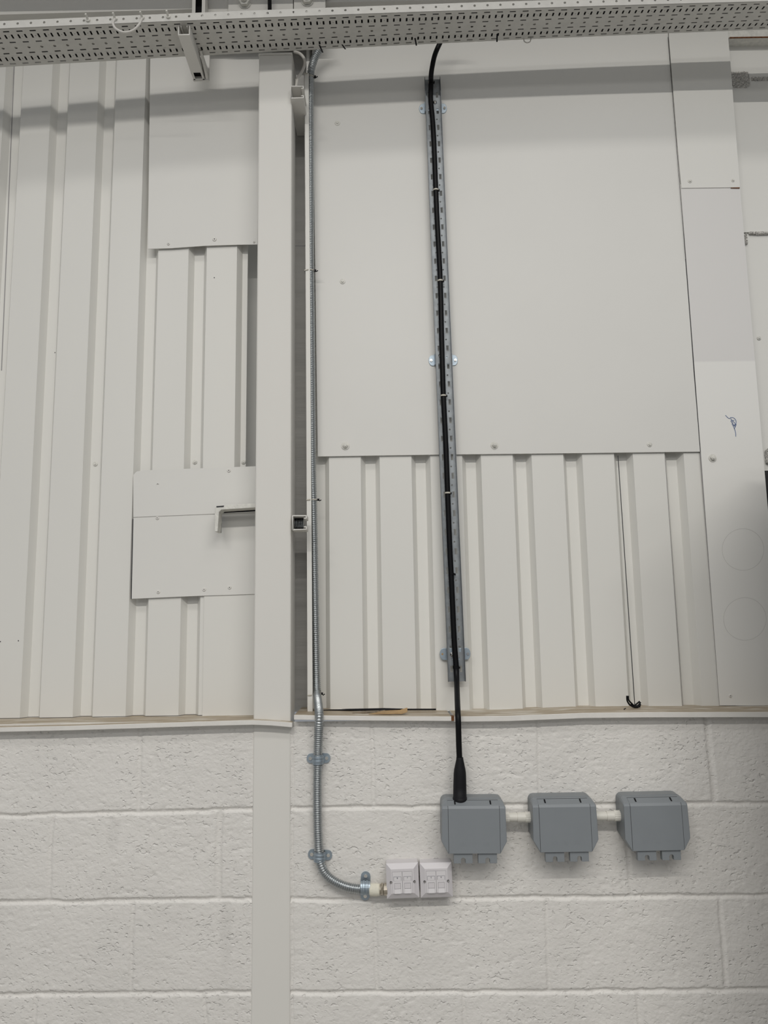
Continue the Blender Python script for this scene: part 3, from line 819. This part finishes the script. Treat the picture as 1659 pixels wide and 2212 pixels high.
sd2.location = Vector((at(690.3, 1850, 2.112).x, YB - .0005, at(690.3, 1850, 2.112).z)); sd2.rotation_euler = (0, radians(4), 0)
sd3.location = Vector((at(789, 1921, 2.108).x, YB - .0005, at(789, 1919, 2.108).z)); sd3.rotation_euler = (0, radians(92), 0); sd3.scale = (1.12, 1, 1)

# taped coupling and gland into the socket box
a, b_ = at(799, 1922, 2.110), at(821, 1922, 2.107)
P = [a.lerp(b_, k / 8) for k in range(9)]
tag(MB().tube(P, [.0145, .0158, .0152, .0160, .0155, .0161, .0154, .0150, .0140], 20).build('taped_coupling', M_tape, smooth=True), 'cream taped coupling at the end of the flexible conduit', 'coupling')
a, b_ = at(820.5, 1921, 2.107), at(834, 1921, 2.105)
t = thing('conduit_gland', 'shiny nickel gland screwed into the left socket box', 'gland', a)
d = (b_ - a)
MB().tube([a, a + d * .16, a + d * .17, a + d * .3], [.0105, .0105, .0150, .0150], 18).tube([a + d * .3, a + d * .62], [.0160, .0160], 6).tube([a + d * .62, a + d * .72, a + d * .73, b_ + d * .3], [.0115, .0115, .0155, .0155], 18).build('nut', M_brass, t, bevel=.0006)

# ================================================================== GALVANISED CHANNEL + BLACK CABLE
YW = 2.227
ch = thing('slotted_channel', 'galvanised slotted steel channel fixed upright behind the black cable', 'cable channel', at(985, 1472, YW))
tA, tB = at(933.6, 172, YW), at(986.6, 1472, YW)
HW = .0243
L = (tA - tB).length; ax = (tA - tB).normalized(); sx = Vector((1, 0, 0)) - ax * ax.x; sx.normalize()
fn = lambda a_, b__: tB + sx * a_ + ax * b__
mb = MB(); PP = .0562; n = int(L / PP); rem = L - n * PP; z0 = rem / 2
mb.add([fn(-HW, 0), fn(HW, 0), fn(HW, z0), fn(-HW, z0)], [(0, 1, 2, 3)]); mb.add([fn(-HW, L - z0), fn(HW, L - z0), fn(HW, L), fn(-HW, L)], [(0, 1, 2, 3)])
for k in range(n):
    b0 = z0 + k * PP
    for s in (-1, 1):
        a0, a1 = (-HW, 0) if s < 0 else (0, HW)
        holed_cell(mb, fn, a0, a1, b0, b0 + .036, s * .0132, b0 + .018, 'rect', (.0036, .0090), 8)
        holed_cell(mb, fn, a0, a1, b0 + .036, b0 + PP, s * .0098, b0 + .046, 'round', .0026, 10)
mb.build('web', M_steel, ch, solid=.0013)
for s in (-1, 1):
    f = MB(); e = sx * (s * HW); d = Vector((0, -.0135, 0))
    P1, P2 = tB + e, tA + e
    f.add([P1, P1 + d, P2 + d, P2], [(0, 1, 2, 3)])
    f.build('flange', M_steeld, ch, solid=.0014)
def zbracket(py, yl0, yl1, hole_only_left=False):
    z = at(950, py, YP); fr = (tA - tB); tt = (z.z - tB.z) / fr.z; cx = (tB + fr * tt).x
    H = .0170
    br = MB(); W0, W1 = .0262, .0385
    ytab = YP - .0025
    for s in (-1, 1):
        cxx = cx + s * W0
        o_ = [Vector((cxx, ytab, z.z - H)), Vector((cx + s * (W1 - .004), ytab, z.z - H))]
        for k in range(1, 6):
            an = -pi / 2 + pi * k / 6; o_.append(Vector((cx + s * (W1 - .004 + .010 * cos(an)), ytab, z.z + H * .98 * sin(an))))
        o_ += [Vector((cx + s * (W1 - .004), ytab, z.z + H)), Vector((cxx, ytab, z.z + H))]
        br.loft([o_, [v + Vector((0, .0022, 0)) for v in o_]])
        x_ = cx + s * (W0 - .001)
        br.box(min(x_, x_ + s * .0022), max(x_, x_ + s * .0022), YW + .002, ytab + .002, z.z - H, z.z + H)
    br.box(cx - W0 + .001, cx + W0 - .001, YW + .001, YW + .003, z.z - H, z.z + H)
    o = br.build('wall_bracket', M_zinc, ch, bevel=.0008)
    for s in (-1, 1):
        c = Vector((cx + s * .0370, 0, z.z))
        if s < 0 and hole_only_left:
            MB().loft(disc(c, .0030, ytab - .0004, ytab, 12)).build('slot_hole', M_card, o); continue
        MB().loft(disc(c, .0042, ytab, ytab - .0024, 14)).loft(disc(c, .0022, ytab - .0024, ytab - .0045, 10)).loft(disc(c, .0011, ytab - .0045, ytab - .0048, 8)).build('screw', M_bright, o)
    # pan head in the web
    c = Vector((cx + (.0055 if py < 400 else -.0105), 0, z.z + (.010 if py < 1000 else 0)))
    MB().loft(disc(c, .0052, YW - .001, YW - .0035, 16) + disc(c, .0025, YW - .0052, YW - .0052, 16)[:1]).build('channel_screw', M_bright, o, smooth=False)
zbracket(235, 0, 0); zbracket(779, 0, 0); zbracket(1413, 0, 0, True)

# black cable
RB = .0077; YQ = YW - .0015 - RB - .0008
bp_ = [at(985, 40, 2.11), at(962, 72, 2.155), at(948, 98, 2.165), at(939, 120, 2.170), at(933.5, 145, 2.178), at(931, 165, 2.186), at(931, 180, YQ), at(930.5, 215, YQ), at(934.5, 260, YQ), at(937.5, 310, YQ), at(941.3, 408, YQ),
       at(944.5, 480, YQ), at(951, 605, YQ), at(953.8, 720, YQ), at(956, 800, YQ), at(957.8, 855, YQ), at(963, 960, YQ), at(967, 1066, YQ), at(971.5, 1180, YQ), at(975.5, 1260, YQ), at(981, 1380, YQ),
       at(984.8, 1432, YQ), at(986, 1458, YQ - .006), at(987, 1485, 2.180), at(988, 1515, 2.128), at(989, 1540, 2.090), at(990, 1562, 2.080), at(991, 1600, 2.085), at(992.5, 1640, 2.088), at(993, 1660, 2.088)]
tag(MB().tube(catmull(bp_, .006), RB, 16).build('black_cable', M_black, smooth=True), 'thick black cable running down the galvanised channel to the left grey box', 'cable')
def cable_tie(px, py, Y, label, m, w=.0022, tilt=0):
    c = at(px, py, Y); t = thing('cable_tie', label, 'cable tie', c)
    P = []
    for k in range(25):
        an = 2 * pi * k / 24; P.append((cos(an), sin(an)))
    L = [[Vector((c.x + r * a_, c.y + r * b__, c.z + h)) for a_, b__ in P[:-1]] for r, h in ((RB + .0002, -w), (RB + .0013, -w), (RB + .0013, w), (RB + .0002, w))]
    MB().loft(L, caps=False).build('band', m, t, smooth=False)
    hx_ = c + Vector((RB + .001, -.002, -.001))
    MB().box(hx_.x - .001, hx_.x + .003, hx_.y - .003, hx_.y + .003, hx_.z - .0035, hx_.z + .0025).build('head', m if m is M_black else M_blackm, t, bevel=.0005)
cable_tie(931, 178, YQ, 'grey cable tie at the very top of the channel', M_tie)
cable_tie(941.5, 411, YQ, 'pale cable tie on the black cable below the top wall bracket', M_tie)
cable_tie(951, 607, YQ, 'pale cable tie on the black cable midway between the top and middle brackets', M_tie)
cable_tie(957.8, 855, YQ, 'pale cable tie on the black cable just below the middle bracket', M_tie)
cable_tie(967, 1065, YQ, 'pale cable tie on the black cable below the flat panel edge', M_tie)
cable_tie(975.5, 1240, YQ, 'black cable tie on the black cable above the bottom bracket', M_black)
cable_tie(984.8, 1441, YQ, 'black cable tie at the bottom end of the channel', M_black, .004)
# rubber boot over the cable entry
a, c_, d_, e_ = at(993.2, 1636, 2.088), at(993.3, 1662, 2.088), at(993.4, 1722, 2.088), at(993.5, 1729, 2.088)
tag(MB().tube([a, a.lerp(c_, .15), c_, c_.lerp(d_, .15), c_.lerp(d_, .6), d_, d_ + Vector((0, 0, -.0001)), e_, e_ + Vector((0, 0, -.012))],
              [.0092, .0094, .0150, .0163, .0172, .0176, .0186, .0186, .0176], 28).build('rubber_boot', M_blackm, smooth=True),
    'black tapered rubber boot where the cable enters the left grey box', 'cable boot')

# ================================================================== GREY SOCKET ENCLOSURES
YF2 = 2.055
ref = at(1221.5, 1790, YF2)
def loc2(px, py, Y=YF2):
    v = at(px, py, Y) - ref; return Vector((v.x, Y - YB, v.z))
def box_proto():
    t = bpy.data.objects.new('socket_enclosure', None); COL.objects.link(t); ORG[t.name] = Vector((0, 0, 0)); t.empty_display_size = .02
    wt, wb = .0823, .0838          # half widths at top and above the chamfer (metres)
    zt, zc, zb = loc2(1221, 1740).z, loc2(1221, 1815).z, loc2(1221, 1842).z
    wbb = .0665
    D = YF2 - YB                   # -0.075
    def outline(y, ztp, s=1.0, rc=.012, zlow=0.0, zcc=0.0):
        # clockwise from top-left
        P = []
        for k in range(5):
            an = pi - k / 4 * pi / 2; P.append((-wt * s + rc + rc * cos(an), ztp - rc + rc * sin(an)))
        for k in range(5):
            an = pi / 2 - k / 4 * pi / 2; P.append((wt * s - rc + rc * cos(an), ztp - rc + rc * sin(an)))
        P += [(wb * s, zc + zcc), (wbb * s, zb + zlow), (-wbb * s, zb + zlow), (-wb * s, zc + zcc)]
        return [Vector((x, y, z)) for x, z in P]
    # rear case
    MB().loft([outline(0, zt + .0165, .985, .014, .006, .004), outline(D * .48, zt + .0150, .985, .014, .004, .003)]).build('back_box', M_grey2, t, bevel=.0012)
    # front cover with sloping top
    MB().loft([outline(D * .48, zt + .0135, 1.0, .013), outline(D * .62, zt + .0120, 1.0, .013), outline(D * .94, zt + .0020, 1.0, .004), outline(D, zt - .0030, .993, .003, .0015)]).build('cover', M_grey, t, bevel=.0012)
    # hinged flap panel on the cover
    fw = .0655
    y_ = D - .0008
    q = [Vector((-fw, y_, zt - .004)), Vector((fw, y_, zt - .004)), Vector((fw, y_, zb + .002)), Vector((-fw, y_, zb + .002))]
    flap = MB()
    flap.slab(q, (0, .003, 0))
    up = [Vector((-fw, y_, zt - .004)), Vector((fw, y_, zt - .004)), Vector((fw, D * .94 - .0008, zt + .0022)), Vector((-fw, D * .94 - .0008, zt + .0022))]
    flap.loft([[up[0], up[1], up[2], up[3]], [v + Vector((0, .003, 0)) for v in up]])
    up2 = [Vector((-fw, D * .94 - .0008, zt + .0022)), Vector((fw, D * .94 - .0008, zt + .0022)), Vector((fw, D * .66, zt + .0118)), Vector((-fw, D * .66, zt + .0118))]
    flap.loft([up2, [v + Vector((0, .001, -.003)) for v in up2]])
    fl = flap.build('flap', M_grey, t)
    for s in (-1, 1):
        g = s * (fw + .0005)
        MB().add([(g - .0004, y_ + .0003, zt - .004), (g + .0004, y_ + .0003, zt - .004), (g + .0004, y_ + .0003, zb + .004), (g - .0004, y_ + .0003, zb + .004)], [(0, 1, 2, 3)]).build('seam', M_line, fl, solid=.0004)
        MB().add([(g - .0004, D * .94 - .0009, zt + .0022), (g + .0004, D * .94 - .0009, zt + .0022), (g + .0004, y_ - .0001, zt - .004), (g - .0004, y_ - .0001, zt - .004)], [(0, 1, 2, 3)]).build('seam', M_line, fl, solid=.0004)
    MB().box(-fw, fw, D * .66 - .0006, D * .66 + .0004, zt + .0112, zt + .0122).build('hinge_line', M_line, fl)
    for s in (-1, 1):
        x_ = s * .046 - .001
        zz = zt + .0055
        MB().add([(x_ - .0018, D * .86 - .0016, zt + .0042), (x_ + .0018, D * .86 - .0016, zt + .0042), (x_ + .0018, D * .70 - .0016, zt + .0112), (x_ - .0018, D * .70 - .0016, zt + .0112)], [(0, 1, 2, 3)]).build('latch_slot', M_blackm, fl, solid=.0012)
    # moulded text area: faint raised lines
    mt = MB()
    for k, (xx, ww) in enumerate(((-.030, .018), (0, .012), (.030, .018))):
        for j in range(3): mt.box(xx - ww / 2, xx + ww / 2, y_ - .00018, y_, zb + .020 + j * .0035, zb + .0207 + j * .0035)
    mt.build('embossed_lines', M_grey, fl)
    # two tabs with inverted-U cable notches
    for xc in (-.0290, .0335):
        w_, h_ = .0240, .0270; y0, y1 = D + .0045, D + .020
        z1_ = zb + .0035; z0_ = z1_ - h_
        r = .0058; zc_ = z1_ - .0190; P = [(xc - w_, z1_), (xc + w_, z1_), (xc + w_, z0_), (xc + r, z0_)]
        for k in range(9): an = k / 8 * pi; P.append((xc + r * cos(an), zc_ + r * sin(an)))
        P += [(xc - r, z0_), (xc - w_, z0_)]
        m_ = MB(); Pf = [Vector((x, y0, z)) for x, z in P]; Pb = [Vector((x, y1, z)) for x, z in P]
        m_.loft([Pf, Pb]).build('cable_exit_tab', M_grey, t, bevel=.0005)
        MB().box(xc - w_, xc + w_, D + .0012, D + .0040, zb + .0022, zb + .0042).build('tab_gap', M_line, t)
    # knock-out rings on the top
    return t
bx = box_proto()
bx2 = bx
bx2.location = (ref.x, YB, ref.z)
bx1 = copy_tree(bx); p1 = at(1024.3, 1793.5, YF2); bx1.location = (p1.x, YB, p1.z); bx1.rotation_euler = (0, radians(.55), 0)
bx3 = copy_tree(bx); p3 = at(1419.5, 1787, YF2); bx3.location = (p3.x, YB, p3.z); bx3.rotation_euler = (0, radians(-.3), 0)
for o_, l_ in ((bx1, 'grey weatherproof socket box on the left, fed from above by the black cable'), (bx2, 'middle one of the three grey weatherproof socket boxes'),
               (bx3, 'grey weatherproof socket box on the right, last of the three')):
    tag(o_, l_, 'socket box')

# knurled couplings between the boxes
def coupling(pa, pb, pm, label, left_cut):
    Y = 2.094
    a, b_ = at(*pa, Y), at(*pb, Y); d = b_ - a; m_ = a.lerp(b_, pm)
    t = thing('box_coupling', label, 'pipe coupling', a)
    MB().tube([a - d * .25, m_, ], .0112, 24).build('sleeve', M_pipe, t, smooth=False)
    MB().tube([m_, m_ + d * .02, m_ + d * .021, b_ - d * .18], [.0108, .0108, .0123, .0123], 24).build('sleeve', M_pipe, t)
    def knurl(p, q):
        n = 40; L = []
        for c in (p, q):
            L.append([c + Vector((0, (.0137 if k % 2 else .0127) * cos(2 * pi * k / n), (.0137 if k % 2 else .0127) * sin(2 * pi * k / n))) for k in range(n)])
        MB().loft(L).build('knurled_nut', M_pipe, t)
    knurl(b_ - d * .22, b_ + d * .2)
    if left_cut: knurl(a - d * .2, a + d * .10)
coupling((1094, 1765), (1146, 1765), .42, 'cream knurled pipe coupling joining the left and middle grey boxes', True)
coupling((1291, 1763), (1336, 1762), .40, 'cream knurled pipe coupling joining the middle and right grey boxes', False)

# ================================================================== TWIN DATA SOCKETS
def data_socket(q, label, glyphs, corner_boxes):
    """q: four front corners tl,tr,br,bl in photo pixels"""
    YD = 2.086
    c = [at(px, py, YD) for px, py in q]
    ctr = sum(c, Vector()) / 4
    t = thing('data_socket', label, 'data socket', (ctr.x, YB, ctr.z))
    ux = ((c[1] - c[0]) + (c[2] - c[3])) / 2; W = ux.length; ux.normalize(); uz = Vector((-ux.z, 0, ux.x)); H = W * 1.0
    H = ((c[0] - c[3]).length + (c[1] - c[2]).length) / 2
    P = lambda u, v, y: ctr + ux * u + uz * v + Vector((0, y - YD, 0))
    R = lambda w, h, y, dv=0: [P(-w, h + dv, y), P(w, h + dv, y), P(w, -h + dv, y), P(-w, -h + dv, y)]
    w, h = W / 2, H / 2
    MB().loft([R(w - .001, h - .001, YB), R(w - .0005, h - .0005, YD + .008)]).build('back_box', M_plast, t, bevel=.001)
    f = MB()
    f.loft([R(w, h, YD + .0078), R(w, h, YD + .0062), R(w - .0125, h - .0135, YD - .0028, .001)])
    fp = f.build('faceplate', M_plast, t, bevel=.0004)
    yf = YD - .0032
    for s in (-1, 1):
        mc = s * .0129 - .0005
        m_ = MB(); m_.slab([P(mc - .0124, .0245, yf), P(mc + .0124, .0245, yf), P(mc + .0124, -.0285, yf), P(mc - .0124, -.0285, yf)], (0, .002, 0))
        mo = m_.build('jack_module', M_plast2, t, bevel=.0002)
        fr = MB()
        for (u0, u1, v0, v1) in ((mc - .0127, mc - .0123, -.0288, .0248), (mc + .0123, mc + .0127, -.0288, .0248), (mc - .0125, mc + .0125, .0245, .0249), (mc - .0125, mc + .0125, -.0289, -.0285)):
            fr.slab([P(u0, v1, yf - .0002), P(u1, v1, yf - .0002), P(u1, v0, yf - .0002), P(u0, v0, yf - .0002)], (0, .001, 0))
        fr.build('module_edge', M_soft, mo)
        lf = MB()
        lf.slab([P(mc - .0095, .0125, yf - .0006), P(mc + .0095, .0125, yf - .0006), P(mc + .0095, .0025, yf - .0006), P(mc - .0095, .0025, yf - .0006)], (0, .0008, 0))
        lw = lf.build('label_window', M_plast2, mo)
        lb = MB()
        for (u0, u1, v0, v1) in ((mc - .0098, mc - .0092, .0030, .0128), (mc + .0092, mc + .0098, .0030, .0128), (mc - .0098, mc + .0098, .0124, .0129)):
            lb.slab([P(u0, v1, yf - .0010), P(u1, v1, yf - .0010), P(u1, v0, yf - .0010), P(u0, v0, yf - .0010)], (0, .0004, 0))
        lb.build('window_frame', mat('window_frame_grey', (.20, .20, .24), .6), lw)
        cu = bpy.data.curves.new('label_mark', 'FONT'); cu.body = glyphs[0 if s < 0 else 1]; cu.size = .0050; cu.align_x = 'CENTER'; cu.extrude = .00005
        cu.materials.append(M_ink)
        tmp = bpy.data.objects.new('tmp', cu); COL.objects.link(tmp); bpy.context.view_layer.update()
        tme = bpy.data.meshes.new_from_object(tmp); bpy.data.objects.remove(tmp)
        to = bpy.data.objects.new('label_mark', tme); COL.objects.link(to); to.parent = lw
        lc = P(mc, .0078, yf - .0012) - ORG[t.name]; to.location = lc; to.rotation_euler = (pi / 2, 0, 0)
        jk = MB()
        jk.slab([P(mc - .0078, -.0035, yf - .0007), P(mc + .0078, -.0035, yf - .0007), P(mc + .0078, -.0165, yf - .0007), P(mc - .0078, -.0165, yf - .0007)], (0, .0010, 0))
        jo = jk.build('shutter', M_plast, mo, bevel=.0003)
        je = MB()
        for (v0, v1) in ((-.0030, -.0036), (-.0163, -.0171)):
            je.slab([P(mc - .0080, v0, yf - .0009), P(mc + .0080, v0, yf - .0009), P(mc + .0080, v1, yf - .0009), P(mc - .0080, v1, yf - .0009)], (0, .0006, 0))
        for u in (-.0080, .0080):
            je.slab([P(mc + u - .0002, -.003, yf - .0009), P(mc + u + .0002, -.003, yf - .0009), P(mc + u + .0002, -.0168, yf - .0009), P(mc + u - .0002, -.0168, yf - .0009)], (0, .0006, 0))
        je.build('shutter_edge', M_soft, jo)
        lp = MB(); lp.loft([[P(mc - .0072, -.0172, yf - .0002), P(mc + .0072, -.0172, yf - .0002), P(mc + .0085, -.0278, yf - .0002), P(mc - .0085, -.0278, yf - .0002)],
                           [P(mc - .0072, -.0172, yf - .0008), P(mc + .0072, -.0172, yf - .0008), P(mc + .0085, -.0278, yf - .0032), P(mc - .0085, -.0278, yf - .0032)]])
        lp.build('shutter_lip', M_plast2, jo)
    for s in (-1, 1):
        sc = P(s * .0302, -.0008, 0)
        MB().loft(disc(sc, .0030, YD - .0016 + .001, YD - .0036, 14)).build('screw', mat('screw_recess', (.07, .065, .07), .5), t)
        MB().loft(disc(sc + Vector((.0004, 0, -.0004)), .0016, YD - .0036, YD - .0042, 10)).build('screw', M_bright, t)
    return t
data_socket([(833.8, 1867), (903.5, 1864), (906.2, 1941), (835.6, 1943.4)], 'white data socket on the left of the pair, joined to the conduit gland', ('8', '7'), None)
data_socket([(906.4, 1866.4), (976, 1863), (978.4, 1939.6), (909.3, 1940.8)], 'white data socket on the right of the pair, under the left grey box', ('S', '8'), None)

# ================================================================== BITS ON THE LEDGE
def stick(name, pts, r, m, label, cat, n=8):
    return tag(MB().tube(catmull(pts, .01), r, n).build(name, m, smooth=True), label, cat)
zt_ = at(800, 1546.5, YLR).z
def onl(px, Y, h): p = at(px, 1538, Y); return Vector((p.x, Y, zt_ + h))
stick('cable_offcut', [onl(672, 2.215, .0035), onl(760, 2.214, .004), onl(850, 2.212, .0035), onl(942, 2.205, .0028)], .0024, M_black, 'long thin black cable offcut lying along the back of the ledge', 'cable')
tag(MB().slab([onl(738, 2.20, .0085), onl(830, 2.205, .0085), onl(872, 2.205, .006), onl(838, 2.203, .0030)], (0, .004, 0)).build('plastic_offcut', M_blackm), 'flat black plastic offcut on the ledge, left of the cardboard scrap', 'offcut')
stick('printed_strip', [onl(761, 2.155, .0018), onl(800, 2.165, .003), onl(832, 2.175, .005)], .0018, M_stick, 'thin printed brown strip on the ledge in front of the black offcut', 'strip')
c0 = [onl(796, 2.135, .001), onl(868, 2.125, .001), onl(880, 2.13, .006), onl(880, 2.14, .016), onl(876, 2.15, .011), onl(868, 2.155, .0085), onl(830, 2.165, .006)]
cm = MB(); cen = onl(848, 2.140, .004)
cm.add(c0 + [cen], [(i, (i + 1) % 7, 7) for i in range(7)]); tag(cm.build('cardboard_scrap', M_card, solid=.0009), 'torn brown cardboard scrap lying on the ledge', 'cardboard')
# black hook-like tie pieces near the lap joint
yh = 2.19
zh = at(1260, 1539.5, YLR).z
H = lambda px, py, dy=0: at(px, py, yh + dy)
hk = thing('tie_bundle', 'twisted bundle of black cable tie pieces on the ledge under the dark sheet joint', 'cable tie', H(1368, 1530))
for k, pl in enumerate(([(1354, 1503), (1355, 1514), (1361, 1523), (1370, 1527), (1380, 1526), (1384, 1521)], [(1357, 1503), (1358, 1512), (1364, 1519), (1371, 1525), (1378, 1524), (1384, 1517)],
                        [(1362, 1522), (1370, 1524), (1377, 1519), (1382, 1515)], [(1366, 1526.5), (1374, 1528), (1383, 1526)])):
    MB().tube(catmull([H(x, y, .004 * (k - 1)) for x, y in pl], .002), .0022, 8).build('tie_piece', M_black, hk, smooth=True)
c = at(1350, 1531, 2.15)
tag(MB().tube([Vector((c.x - .003, 2.15, zh + .0015)), Vector((c.x + .003, 2.152, zh + .004))], [.0015, .0012], 6).build('plastic_crumb', M_blackm), 'tiny black plastic crumb on the ledge left of the tie bundle', 'crumb')
